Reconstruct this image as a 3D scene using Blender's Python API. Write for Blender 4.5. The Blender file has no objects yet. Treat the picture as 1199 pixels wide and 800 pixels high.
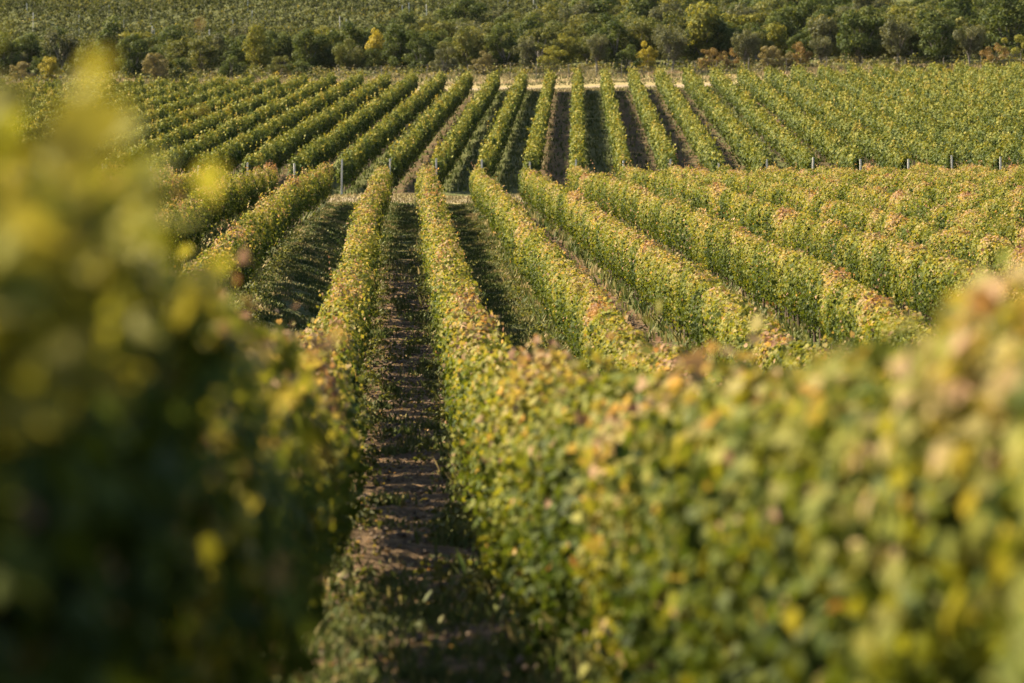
import bpy, math, random
import numpy as np
from mathutils import Vector

# ------------------------------------------------------------------ camera, sky, sun, exposure
SC = bpy.context.scene
COL = SC.collection
R = math.radians
CAM_Z = 1.63
FPX = 4496.0                       # focal length in pixels of a 1199 px wide picture (135 mm)
cam_d = bpy.data.cameras.new('camera')
cam = bpy.data.objects.new('camera', cam_d)
COL.objects.link(cam)
cam_d.lens = 135; cam_d.sensor_width = 36; cam_d.sensor_fit = 'HORIZONTAL'
cam_d.clip_start = 0.1; cam_d.clip_end = 4000
cam.location = (0, 0, CAM_Z)
cam.rotation_euler = (R(90 - 4.578), 0, R(-1.587))
cam_d.dof.use_dof = True
cam_d.dof.focus_distance = 118
cam_d.dof.aperture_fstop = 2.2
cam_d.dof.aperture_blades = 9
SC.camera = cam

SUN_EL, SUN_AZ = 38.5, 27.0        # azimuth: degrees beyond due left of the view
sun_dir = Vector((-math.cos(R(SUN_AZ)) * math.cos(R(SUN_EL)), math.sin(R(SUN_AZ)) * math.cos(R(SUN_EL)), math.sin(R(SUN_EL))))
world = bpy.data.worlds.new('World'); SC.world = world
world.use_nodes = True
wn = world.node_tree
sky = wn.nodes.new('ShaderNodeTexSky')
sky.sky_type = 'NISHITA'; sky.sun_disc = False
sky.sun_elevation = R(SUN_EL)
sky.sun_rotation = math.atan2(sun_dir.x, sun_dir.y)
bgn = wn.nodes['Background']
bgn.inputs[1].default_value = 0.05
wn.links.new(sky.outputs[0], bgn.inputs[0])
sd = bpy.data.lights.new('sun', 'SUN'); so = bpy.data.objects.new('sun', sd); COL.objects.link(so)
sd.energy = 5.0; sd.angle = R(0.5); sd.color = (1.0, 0.82, 0.56)
so.rotation_euler = sun_dir.to_track_quat('Z', 'Y').to_euler()
so.location = (0, 0, 60)
vs = SC.view_settings
vs.view_transform = 'Standard'; vs.look = 'None'; vs.gamma = 1; vs.use_curve_mapping = False
vs.exposure = 1.88
SC.render.engine = 'CYCLES'
cy = SC.cycles
cy.max_bounces = 6; cy.diffuse_bounces = 2; cy.glossy_bounces = 2; cy.transmission_bounces = 4; cy.transparent_max_bounces = 4
cy.use_denoising = True
cy.caustics_reflective = False; cy.caustics_refractive = False

rng = np.random.default_rng(7)
random.seed(7)

# ------------------------------------------------------------------ helpers
def S(x, a, b):
    t = np.clip((np.asarray(x, float) - a) / (b - a), 0, 1)
    return t * t * (3 - 2 * t)

class Noise:
    """smooth 1-3 dimensional noise from random waves, about -1..1"""
    def __init__(self, dim, seed, n=14):
        g = np.random.default_rng(seed)
        v = g.normal(size=(n, dim)); v /= np.linalg.norm(v, axis=1)[:, None]
        self.k = v * g.uniform(0.5, 1.6, (n, 1)) * 2 * np.pi
        self.p = g.uniform(0, 2 * np.pi, n)
        self.a = 1.7 / math.sqrt(n)
    def __call__(self, *c):
        out = 0
        for k, p in zip(self.k, self.p):
            out = out + np.sin(sum(ki * np.asarray(ci, float) for ki, ci in zip(k, c)) + p)
        return out * self.a

def link_mesh(name, me, mats, parent=None):
    o = bpy.data.objects.new(name, me); COL.objects.link(o)
    for m in (mats if isinstance(mats, (list, tuple)) else [mats]):
        me.materials.append(m)
    if parent: o.parent = parent
    return o

def quads_mesh(name, V, F, attrs=None):
    """V (n,3), F (m,k) faces of one size, attrs: name -> per-face floats"""
    me = bpy.data.meshes.new(name)
    F = np.asarray(F, np.int32)
    n, m, k = len(V), len(F), F.shape[1]
    me.vertices.add(n); me.vertices.foreach_set('co', np.ascontiguousarray(V, np.float32).ravel())
    me.loops.add(m * k); me.loops.foreach_set('vertex_index', F.ravel())
    me.polygons.add(m)
    me.polygons.foreach_set('loop_start', np.arange(0, m * k, k, dtype=np.int32))
    me.update(calc_edges=True)
    for nm, val in (attrs or {}).items():
        a = me.attributes.new(nm, 'FLOAT', 'FACE')
        a.data.foreach_set('value', np.ascontiguousarray(val, np.float32))
    return me

def bare_mesh(name, verts, faces):
    me = bpy.data.meshes.new(name); me.from_pydata([tuple(v) for v in verts], [], [tuple(f) for f in faces]); me.update()
    return me

def tag(o, label=None, cat=None, group=None, kind=None):
    if label: o['label'] = label
    if cat: o['category'] = cat
    if group: o['group'] = group
    if kind: o['kind'] = kind
    return o

def empty(name, loc=(0, 0, 0)):
    o = bpy.data.objects.new(name, None); COL.objects.link(o); o.location = loc
    o.empty_display_size = 0.3
    return o

def copy_tree(root, loc, rz=0, sc=1.0):
    r = root.copy(); COL.objects.link(r); r.location = loc; r.rotation_euler = (0, 0, rz)
    r.scale = sc if isinstance(sc, tuple) else (sc, sc, sc)
    for ch in root.children:
        c = ch.copy(); COL.objects.link(c); c.parent = r
        for g in ch.children:
            d = g.copy(); COL.objects.link(d); d.parent = c
    return r

def tube(path, radii, n=6):
    """verts and faces of a tapered tube along the points, capped"""
    V, F = [], []
    P = [Vector(p) for p in path]
    for i, p in enumerate(P):
        t = (P[min(i + 1, len(P) - 1)] - P[max(i - 1, 0)]).normalized()
        a = t.orthogonal().normalized(); b = t.cross(a)
        for j in range(n):
            q = 2 * math.pi * j / n
            V.append(p + (a * math.cos(q) + b * math.sin(q)) * radii[i])
    for i in range(len(P) - 1):
        for j in range(n):
            F.append((i * n + j, i * n + (j + 1) % n, (i + 1) * n + (j + 1) % n, (i + 1) * n + j))
    F.append(tuple(range(n - 1, -1, -1))); F.append(tuple(range((len(P) - 1) * n, len(P) * n)))
    return V, F

class MB:
    def __init__(self): self.V, self.F = [], []
    def add(self, vf):
        o = len(self.V); self.V += [tuple(v) for v in vf[0]]; self.F += [tuple(i + o for i in f) for f in vf[1]]
        return self
    def build(self, name, mat, parent=None): return link_mesh(name, bare_mesh(name, self.V, self.F), mat, parent)

# ------------------------------------------------------------------ materials
def new_mat(name):
    m = bpy.data.materials.new(name); m.use_nodes = True
    nt = m.node_tree; nt.nodes.clear()
    return m, nt, nt.nodes.new('ShaderNodeOutputMaterial')

def nd(nt, typ, **kw):
    n = nt.nodes.new(typ)
    for k, v in kw.items(): setattr(n, k, v)
    return n

def ramp(nt, stops, fac=None, interp='LINEAR'):
    r = nd(nt, 'ShaderNodeValToRGB'); e = r.color_ramp; e.interpolation = interp
    while len(e.elements) < len(stops): e.elements.new(0.5)
    for el, (p, c) in zip(e.elements, stops):
        el.position = p; el.color = (*c, 1)
    if fac is not None: nt.links.new(fac, r.inputs[0])
    return r

def leaf_material(name, stops, transl=0.33, rough=0.62, spec=0.09):
    m, nt, out = new_mat(name)
    at = nd(nt, 'ShaderNodeAttribute', attribute_name='tint')
    rp = ramp(nt, stops, at.outputs['Fac'])
    ar = nd(nt, 'ShaderNodeAttribute', attribute_name='value')
    hs = nd(nt, 'ShaderNodeHueSaturation'); nt.links.new(rp.outputs[0], hs.inputs['Color'])
    mr = nd(nt, 'ShaderNodeMapRange'); nt.links.new(ar.outputs['Fac'], mr.inputs[0])
    mr.inputs[3].default_value = 0.75; mr.inputs[4].default_value = 1.25
    nt.links.new(mr.outputs[0], hs.inputs['Value'])
    bs = nd(nt, 'ShaderNodeBsdfPrincipled')
    nt.links.new(hs.outputs[0], bs.inputs['Base Color'])
    bs.inputs['Roughness'].default_value = rough
    bs.inputs['Specular IOR Level'].default_value = spec
    tr = nd(nt, 'ShaderNodeBsdfTranslucent')
    mx = nd(nt, 'ShaderNodeMix', data_type='RGBA', blend_type='MULTIPLY'); mx.inputs[0].default_value = 1
    nt.links.new(hs.outputs[0], mx.inputs[6]); mx.inputs[7].default_value = (1.5, 1.35, 0.55, 1)
    nt.links.new(mx.outputs[2], tr.inputs[0])
    ms = nd(nt, 'ShaderNodeMixShader'); ms.inputs[0].default_value = transl
    nt.links.new(bs.outputs[0], ms.inputs[1]); nt.links.new(tr.outputs[0], ms.inputs[2])
    nt.links.new(ms.outputs[0], out.inputs[0])
    return m

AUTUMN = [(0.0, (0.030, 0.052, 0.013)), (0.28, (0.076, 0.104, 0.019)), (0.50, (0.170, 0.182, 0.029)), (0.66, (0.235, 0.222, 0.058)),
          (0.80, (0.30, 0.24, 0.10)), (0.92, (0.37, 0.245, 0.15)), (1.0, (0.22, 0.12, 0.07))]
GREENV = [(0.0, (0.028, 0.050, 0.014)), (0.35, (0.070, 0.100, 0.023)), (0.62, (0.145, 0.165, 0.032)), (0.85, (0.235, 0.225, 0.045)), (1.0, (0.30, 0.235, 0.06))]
M_vine = leaf_material('vine leaves turning yellow', AUTUMN)
M_vine_far = leaf_material('vine leaves still green', GREENV, transl=0.22)

def bark_material(name, c1, c2, scale=14):
    m, nt, out = new_mat(name)
    tc = nd(nt, 'ShaderNodeTexCoord'); no = nd(nt, 'ShaderNodeTexNoise')
    mp = nd(nt, 'ShaderNodeMapping'); mp.inputs['Scale'].default_value = (1, 1, 0.25)
    nt.links.new(tc.outputs['Object'], mp.inputs[0]); nt.links.new(mp.outputs[0], no.inputs[0])
    no.inputs['Scale'].default_value = scale; no.inputs['Detail'].default_value = 6
    rp = ramp(nt, [(0.35, c1), (0.65, c2)], no.outputs[0])
    bs = nd(nt, 'ShaderNodeBsdfPrincipled'); bs.inputs['Roughness'].default_value = 0.9
    nt.links.new(rp.outputs[0], bs.inputs['Base Color'])
    bp = nd(nt, 'ShaderNodeBump'); bp.inputs['Strength'].default_value = 0.6; bp.inputs['Distance'].default_value = 0.02
    nt.links.new(no.outputs[0], bp.inputs['Height']); nt.links.new(bp.outputs[0], bs.inputs['Normal'])
    nt.links.new(bs.outputs[0], out.inputs[0])
    return m
M_bark = bark_material('vine bark', (0.05, 0.036, 0.025), (0.15, 0.11, 0.08))
M_tbark = bark_material('grey tree bark', (0.06, 0.055, 0.047), (0.2, 0.18, 0.155), 8)
M_post = bark_material('weathered grey post', (0.33, 0.33, 0.31), (0.52, 0.52, 0.49), 9)
M_wire = bark_material('galvanised wire', (0.2, 0.2, 0.2), (0.32, 0.32, 0.32), 3)

def blade_material(name, stops):
    m, nt, out = new_mat(name)
    at = nd(nt, 'ShaderNodeAttribute', attribute_name='tint')
    rp = ramp(nt, stops, at.outputs['Fac'])
    bs = nd(nt, 'ShaderNodeBsdfPrincipled'); bs.inputs['Roughness'].default_value = 0.65
    bs.inputs['Specular IOR Level'].default_value = 0.2
    tr = nd(nt, 'ShaderNodeBsdfTranslucent')
    nt.links.new(rp.outputs[0], bs.inputs['Base Color']); nt.links.new(rp.outputs[0], tr.inputs[0])
    ms = nd(nt, 'ShaderNodeMixShader'); ms.inputs[0].default_value = 0.35
    nt.links.new(bs.outputs[0], ms.inputs[1]); nt.links.new(tr.outputs[0], ms.inputs[2])
    nt.links.new(ms.outputs[0], out.inputs[0])
    return m
M_grass = blade_material('short grass', [(0, (0.045, 0.075, 0.020)), (0.5, (0.10, 0.125, 0.035)), (0.8, (0.20, 0.18, 0.065)), (1, (0.34, 0.27, 0.13))])
M_dry = blade_material('dry verge grass', [(0, (0.09, 0.10, 0.035)), (0.5, (0.20, 0.175, 0.08)), (1, (0.32, 0.24, 0.14))])

# ------------------------------------------------------------------ terrain
_pd = np.array([-20, 0, 7.75, 9, 11.8, 15, 20.4, 32, 41, 52, 72.5, 100, 136, 170, 200, 203.5, 207, 362, 366, 372, 380, 490, 560, 700, 1000])
_pz = np.array([2.2, .27, -.48, -.62, -1.0, -1.42, -2.02, -3.12, -3.85, -4.6, -5.45, -5.98, -6.45, -6.75, -6.95, -6.80, -6.76,
                -3.72, -3.52, -3.08, -2.45, 0.8, 11.3, 25, 45]) - 1.9
_gd = np.arange(-20, 1000, 0.5)
_gz = np.interp(_gd, _pd, _pz)
for w in (7, 9):
    _gz = np.convolve(np.pad(_gz, w // 2, mode='edge'), np.ones(w) / w, 'valid')
n_terr = Noise(2, 3); n_terr2 = Noise(2, 4)

def zg(X, d):
    X = np.asarray(X, float); d = np.asarray(d, float)
    z = np.interp(d, _gd, _gz)
    z = z + 0.12 * S(X, 0.2, 1.2) * (1 - S(d, 30, 50))
    mid = S(d, 60, 90) * (1 - S(d, 150, 203))
    z = z + 0.5 * (1 - S(X, -3.9, -1.6)) * mid
    z = z + 0.10 * (1 - S(X, -1.0, 0.6)) * (1 - S(d, 40, 60))
    z = z + (0.1 * S(X, 1.5, 4) + 0.5 * S(X, 5, 13)) * S(d, 60, 90) * (1 - S(d, 160, 203))
    z = z + (0.0065 * S(d, 180, 205) + 0.0115 * S(d, 205, 362)) * np.clip(X, -90, 90)
    z = z + 0.04 * n_terr(X * 0.12, d * 0.12) + 0.6 * S(d, 385, 470) * n_terr2(X * 0.02, d * 0.02)
    return z + CAM_Z

# vine row lines, near block: distance from the camera line as a function of depth
ROWX = {'A': -1.30, 'B': 1.20}
NEAR_X = [-21.9, -19.1, -16.3, -13.4, -10.5, -7.6, -4.6, -1.30, 1.20, 4.1, 6.9] + [9.7 + 2.8 * i for i in range(10)]
def rowx(x0, d):
    f = 1 - 0.10 * S(d, 140, 203)
    big = abs(x0) > 2
    if big: f = f - 0.08 * (1 - S(d, 60, 90))
    else: f = f + 0.04 * S(d, 120, 140) * (1 - S(d, 140, 203))
    sh = 0.36 * (1 - S(d, 20, 60)) if x0 == -1.30 else 0.12 * (1 - S(d, 15, 50)) + 0.45 * (1 - S(d, 4, 32)) if x0 == 1.20 else 0.0
    return (x0 + sh) * f - 0.12 * np.exp(-((np.asarray(d) - 140) / 30.0) ** 2)
NEAR_END = 198.5
FAR_ANG = R(2.57)
FAR_X0, FAR_D0, FAR_S = 9.3, 208.0, 2.55
FAR_LEN = 154.0

def build_ground():
    xs = np.concatenate([np.arange(-170, -36, 4.0), np.arange(-36, -9, 0.5), np.arange(-9, 14, 0.2), np.arange(14, 60, 0.5), np.arange(60, 181, 4.0)])
    ds = np.concatenate([np.arange(-18, 0, 1.0), np.arange(0, 60, 0.35), np.arange(60, 212, 0.6), np.arange(212, 380, 1.2), np.arange(380, 1000, 6)])
    X, D = np.meshgrid(xs, ds)
    Z = zg(X, D)
    # earth of the soil aisle is rough; faint wheel ruts
    fine = Noise(2, 11, 20); fine2 = Noise(2, 12, 20)
    cen = 0.5 * (rowx(-1.30, D) + rowx(1.20, D))
    soil = np.exp(-((X - cen) / 0.95) ** 4) * (1 - S(D, 120, 165))
    Z = Z + soil * (0.012 * fine(X * 1.3, D * 0.9) + 0.010 * fine2(X * 2.7, D * 2.1))
    V = np.stack([X, D, Z], -1).reshape(-1, 3)
    ny, nx = X.shape
    i = np.arange((ny - 1) * nx).reshape(ny - 1, nx)[:, :-1].ravel()
    F = np.stack([i, i + 1, i + nx + 1, i + nx], -1)
    me = quads_mesh('ground', V, F)
    Xf, Df = V[:, 0], V[:, 1]
    # which aisles are tilled: alternate ones
    soilv = np.zeros(len(V))
    for a, b, w in ((-1.30, 1.20, 1.0), (6.9, 9.7, .9), (-7.6, -4.6, .55), (12.5, 15.3, .9), (4.1, 6.9, .8)):
        c = 0.5 * (rowx(a, Df) + rowx(b, Df)); h = 0.5 * (b - a)
        soilv = np.maximum(soilv, w * np.exp(-((Xf - c) / (0.85 * h)) ** 6) * (Df < 202))
    soilv *= np.where(np.abs(Xf) < 2.5, 1 - 0.75 * S(Df, 118, 160), 1)
    u = (Xf - FAR_X0 - (Df - FAR_D0) * math.tan(FAR_ANG)) / FAR_S
    far = (Df > 206) & (Df < 363)
    j = np.floor(u).astype(int)
    tilled = np.isin(j, [-1, 1, 2, -4, 3, 5, 6, 9, -7, -9, 12])
    soilv = np.where(far, np.where(tilled, 0.56, 0.22), soilv)
    track = np.maximum(0.62 * S(Df, 364.6, 365.6) * (1 - S(Df, 367.6, 369)), 0.55 * S(Df, 200, 201) * (1 - S(Df, 204, 206)))
    dry = np.maximum(S(Df, 199.5, 200.8) * (1 - S(Df, 206, 207.5)), S(Df, 361, 363) * (1 - S(Df, 380, 384)))
    dry = np.maximum(dry, np.exp(-((Xf - 66) / 9.0) ** 2 - ((Df - 541) / 14) ** 2))
    for nm, v in (('soil', soilv), ('track', track), ('dry', dry)):
        a = me.attributes.new(nm, 'FLOAT', 'POINT'); a.data.foreach_set('value', v.astype(np.float32))
    me.polygons.foreach_set('use_smooth', np.ones(len(F), bool))
    m, nt, out = new_mat('vineyard earth and turf')
    L = nt.links.new
    tc = nd(nt, 'ShaderNodeTexCoord')
    def noise(scale, detail=6, rough=0.6):
        n = nd(nt, 'ShaderNodeTexNoise'); n.inputs['Scale'].default_value = scale; n.inputs['Detail'].default_value = detail
        n.inputs['Roughness'].default_value = rough; L(tc.outputs['Object'], n.inputs[0]); return n.outputs[0]
    n1, n2, n3 = noise(0.9), noise(6), noise(28, 4)
    gr = ramp(nt, [(0.3, (0.040, 0.062, 0.020)), (0.5, (0.085, 0.10, 0.032)), (0.7, (0.16, 0.14, 0.06))], n2)
    so_ = ramp(nt, [(0.28, (0.045, 0.031, 0.017)), (0.5, (0.098, 0.066, 0.036)), (0.72, (0.24, 0.162, 0.092))], n2)
    dr = ramp(nt, [(0.3, (0.16, 0.15, 0.06)), (0.6, (0.32, 0.26, 0.13))], n2)
    tk = ramp(nt, [(0.3, (0.20, 0.165, 0.115)), (0.7, (0.32, 0.265, 0.185))], n2)
    def attr(n): 
        a = nd(nt, 'ShaderNodeAttribute', attribute_name=n); return a.outputs['Fac']
    def mathn(op, a, b):
        q = nd(nt, 'ShaderNodeMath', operation=op)
        for i_, v in enumerate((a, b)):
            if isinstance(v, (int, float)): q.inputs[i_].default_value = v
            else: L(v, q.inputs[i_])
        return q.outputs[0]
    def edge(a, lo=0.40, hi=0.60):
        v = mathn('ADD', a, mathn('MULTIPLY', mathn('SUBTRACT', mathn('ADD', mathn('MULTIPLY', n1, 0.6), mathn('MULTIPLY', n3, 0.4)), 0.5), 1.1))
        r_ = nd(nt, 'ShaderNodeMapRange', interpolation_type='SMOOTHSTEP'); L(v, r_.inputs[0])
        r_.inputs[1].default_value = lo; r_.inputs[2].default_value = hi
        return r_.outputs[0]
    def mix(f, a, b):
        q = nd(nt, 'ShaderNodeMix', data_type='RGBA'); L(f, q.inputs[0]); L(a, q.inputs[6]); L(b, q.inputs[7]); return q.outputs[2]
    c = mix(edge(attr('soil')), gr.outputs[0], so_.outputs[0])
    c = mix(edge(attr('dry')), c, dr.outputs[0])
    c = mix(edge(attr('track')), c, tk.outputs[0])
    bs = nd(nt, 'ShaderNodeBsdfPrincipled'); bs.inputs['Roughness'].default_value = 0.95; bs.inputs['Specular IOR Level'].default_value = 0.1
    L(c, bs.inputs['Base Color'])
    bp = nd(nt, 'ShaderNodeBump'); bp.inputs['Strength'].default_value = 0.8; bp.inputs['Distance'].default_value = 0.08
    L(mathn('ADD', n2, mathn('MULTIPLY', n3, 0.4)), bp.inputs['Height']); L(bp.outputs[0], bs.inputs['Normal'])
    L(bs.outputs[0], out.inputs[0])
    o = link_mesh('ground', me, m)
    tag(o, 'sloping vineyard ground of brown earth, green turf and pale dirt track', 'ground', kind='structure')
build_ground()

# ------------------------------------------------------------------ leaves
def unit(a): return a / np.maximum(np.linalg.norm(a, axis=-1, keepdims=True), 1e-9)

def leaf_mesh(name, C, N, size, tint, value, g, lod, droop=0.7):
    """one mesh of folded lobed leaves. C centres, N rough facing, lod 0: 8 verts, 1: 4 verts"""
    n = len(C)
    N = unit(N)
    t = g.normal(size=(n, 3)) * 0.6; t[:, 2] -= droop
    t = unit(t - N * np.sum(t * N, -1, keepdims=True))
    s = np.cross(N, t)
    L = size[:, None]
    wid = g.uniform(0.42, 0.60, (n, 1)); fold = g.uniform(0.02, 0.28, (n, 1)); curl = g.uniform(-0.05, 0.2, (n, 1))
    if lod == 0:
        pts = [C - t * L * 0.42,
               C + (-t * 0.50 + s * wid * 0.75 + N * fold * 0.8) * L,
               C + (-t * 0.02 + s * wid * 1.05 + N * fold) * L,
               C + (t * 0.30 + s * wid * 0.55 + N * (fold * 0.5 - curl)) * L,
               C + (t * 0.58 - N * curl * 1.6) * L,
               C + (t * 0.30 - s * wid * 0.55 + N * (fold * 0.5 - curl)) * L,
               C + (-t * 0.02 - s * wid * 1.05 + N * fold) * L,
               C + (-t * 0.50 - s * wid * 0.75 + N * fold * 0.8) * L,
               C + N * 0 + t * L * 0.1]
        V = np.stack(pts, 1).reshape(-1, 3)
        b = np.arange(n)[:, None] * 9
        F = np.concatenate([b + np.array([[0, 1, 2, 8]]), b + np.array([[8, 2, 3, 4]]), b + np.array([[8, 4, 5, 6]]), b + np.array([[0, 8, 6, 7]])], 1).reshape(-1, 4)
        r = 4
    else:
        pts = [C - t * L * 0.5, C + (s * wid * 1.0 + N * fold) * L, C + (t * 0.55 - N * curl) * L, C + (-s * wid * 1.0 + N * fold) * L]
        V = np.stack(pts, 1).reshape(-1, 3)
        F = np.arange(n)[:, None] * 4 + np.array([[0, 1, 2, 3]])
        r = 1
    return quads_mesh(name, V, F, {'tint': np.repeat(np.clip(tint, 0, 1), r), 'value': np.repeat(value, r)})

def canopy_points(g, s0, s1, dens, height=1.9, base=0.5, half=0.42, seed=0, gap=0.25, shoot=1.0, window=.85, rough=1.0):
    """leaf positions of a trellised canopy between s0 and s1: along, across, up, outward normal (across, up), height fraction"""
    n = int((s1 - s0) * dens)
    s = g.uniform(s0, s1, n)
    th = g.uniform(-0.42 * math.pi, 1.42 * math.pi, n)
    lump = Noise(2, 100 + seed); lump2 = Noise(1, 200 + seed); lump3 = Noise(2, 300 + seed); hn = Noise(1, 400 + seed)
    sc = 1 + rough * (0.15 * lump(s * 0.9, th * 0.28) + 0.10 * lump3(s * 2.4, th * 0.5))
    r = (1 - 0.6 * g.random(n) ** 1.8) * sc
    c, q = np.cos(th), np.sin(th)
    a = half * np.sign(c) * np.abs(c) ** 0.65 * r * (1 + 0.12 * lump2(s * 0.35))
    hh = (height - base) / 2
    up = base + hh + hh * np.sign(q) * np.abs(q) ** 0.7 * r + rough * (0.07 * hn(s * 0.22) + 0.05 * hn(s * 0.9 + 7))
    a = a * (1 - 0.25 * np.clip((up - height + 0.35) / 0.5, 0, 1))
    keep = g.random(n) > gap * np.clip(lump(s * 0.45 + 31, up * 0.5) + 0.1, 0, 1) * 1.3
    low = up < base + 0.3
    keep &= ~(low & (g.random(n) < 0.4))
    up = np.where(low & (g.random(n) < .22), up - g.uniform(0, .35, n), up)      # a few hanging shoots
    s, a, up, c, q = s[keep], a[keep], up[keep], c[keep], q[keep]
    # oversized dark leaves added inside the hedge to block sunlight
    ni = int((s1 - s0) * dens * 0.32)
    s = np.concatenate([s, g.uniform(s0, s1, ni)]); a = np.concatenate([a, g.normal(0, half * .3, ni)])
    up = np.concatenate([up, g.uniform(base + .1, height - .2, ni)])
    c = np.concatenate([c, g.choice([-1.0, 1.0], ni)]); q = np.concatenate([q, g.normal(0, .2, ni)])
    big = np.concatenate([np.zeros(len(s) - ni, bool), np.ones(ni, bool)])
    # thin places where the light falls through the hedge
    kk = ~((lump2(s * .55 + 5) > .55) & (g.random(len(s)) < window))
    s, a, up, c, q, big = s[kk], a[kk], up[kk], c[kk], q[kk], big[kk]
    # upright and arching shoots above the hedge
    ns = int((s1 - s0) * 2.4 * shoot)
    ss = g.uniform(s0, s1, ns); sa = g.normal(0, 0.17, ns); sh = g.gamma(2.0, 0.11, ns) * (0.6 + 0.4 * shoot)
    m = 7
    f = (np.arange(m) + 0.5) / m
    ls = (ss[:, None] + g.normal(0, 0.12, (ns, 1)) * f + g.normal(0, 0.03, (ns, m))).ravel()
    la = (sa[:, None] + g.normal(0, 0.16, (ns, 1)) * f + g.normal(0, 0.03, (ns, m))).ravel()
    lu = (height - 0.12 + 0.07 * hn(ss * 0.22)[:, None] + sh[:, None] * f * 1.25).ravel()
    s = np.concatenate([s, ls]); up = np.concatenate([up, lu]); 
    c = np.concatenate([c, g.normal(0, 1, len(ls))]); q = np.concatenate([q, g.normal(0.4, 0.6, len(ls))])
    a = np.concatenate([a, la])
    big = np.concatenate([big, np.zeros(len(ls), bool)])
    return s, a, up, c, q, big

def wood_for_row(parent, pos, height, s_list, trunk_parts):
    """short gnarled vine trunks with two arms"""
    if trunk_parts:
        protos = []
        for k in range(4):
            g = random.Random(k + 5)
            pts = [(0, 0, -0.1), (g.uniform(-.03, .03), g.uniform(-.03, .03), .2), (g.uniform(-.05, .05), g.uniform(-.05, .05), .45), (g.uniform(-.05, .05), g.uniform(-.05, .05), .72)]
            mb = MB(); mb.add(tube(pts, [.045, .034, .03, .033], 7))
            for sg in (-1, 1):
                mb.add(tube([pts[3], (0, sg * .25, .82), (g.uniform(-.04, .04), sg * .6, .84)], [.026, .02, .012], 6))
            me = bare_mesh('vine_trunk', mb.V, mb.F); me.materials.append(M_bark); protos.append(me)
        for i, s in enumerate(s_list):
            o = bpy.data.objects.new('vine_trunk', protos[i % 4]); COL.objects.link(o); o.parent = parent
            o.location = pos(s); o.rotation_euler = (0, 0, random.uniform(-.2, .2) + (math.pi if i % 3 else 0))
    else:
        mb = MB()
        for s in s_list:
            p = Vector(pos(s))
            mb.add(tube([p + Vector((0, 0, -.1)), p + Vector((random.uniform(-.05, .05), random.uniform(-.05, .05), .4)), p + Vector((0, 0, .85))], [.045, .033, .03], 5))
        o = mb.build('vine_trunks', M_bark, parent); o['kind'] = 'stuff'

pinkn = Noise(2, 77); patch = Noise(2, 78); freck = Noise(3, 79)
HALF_FIELD = 5.5
def in_view(x, d, margin=3.0):
    lo, hi = (0 - 475) / FPX * d, (1199 - 475) / FPX * d
    return (x > lo - margin) & (x < hi + margin)

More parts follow.
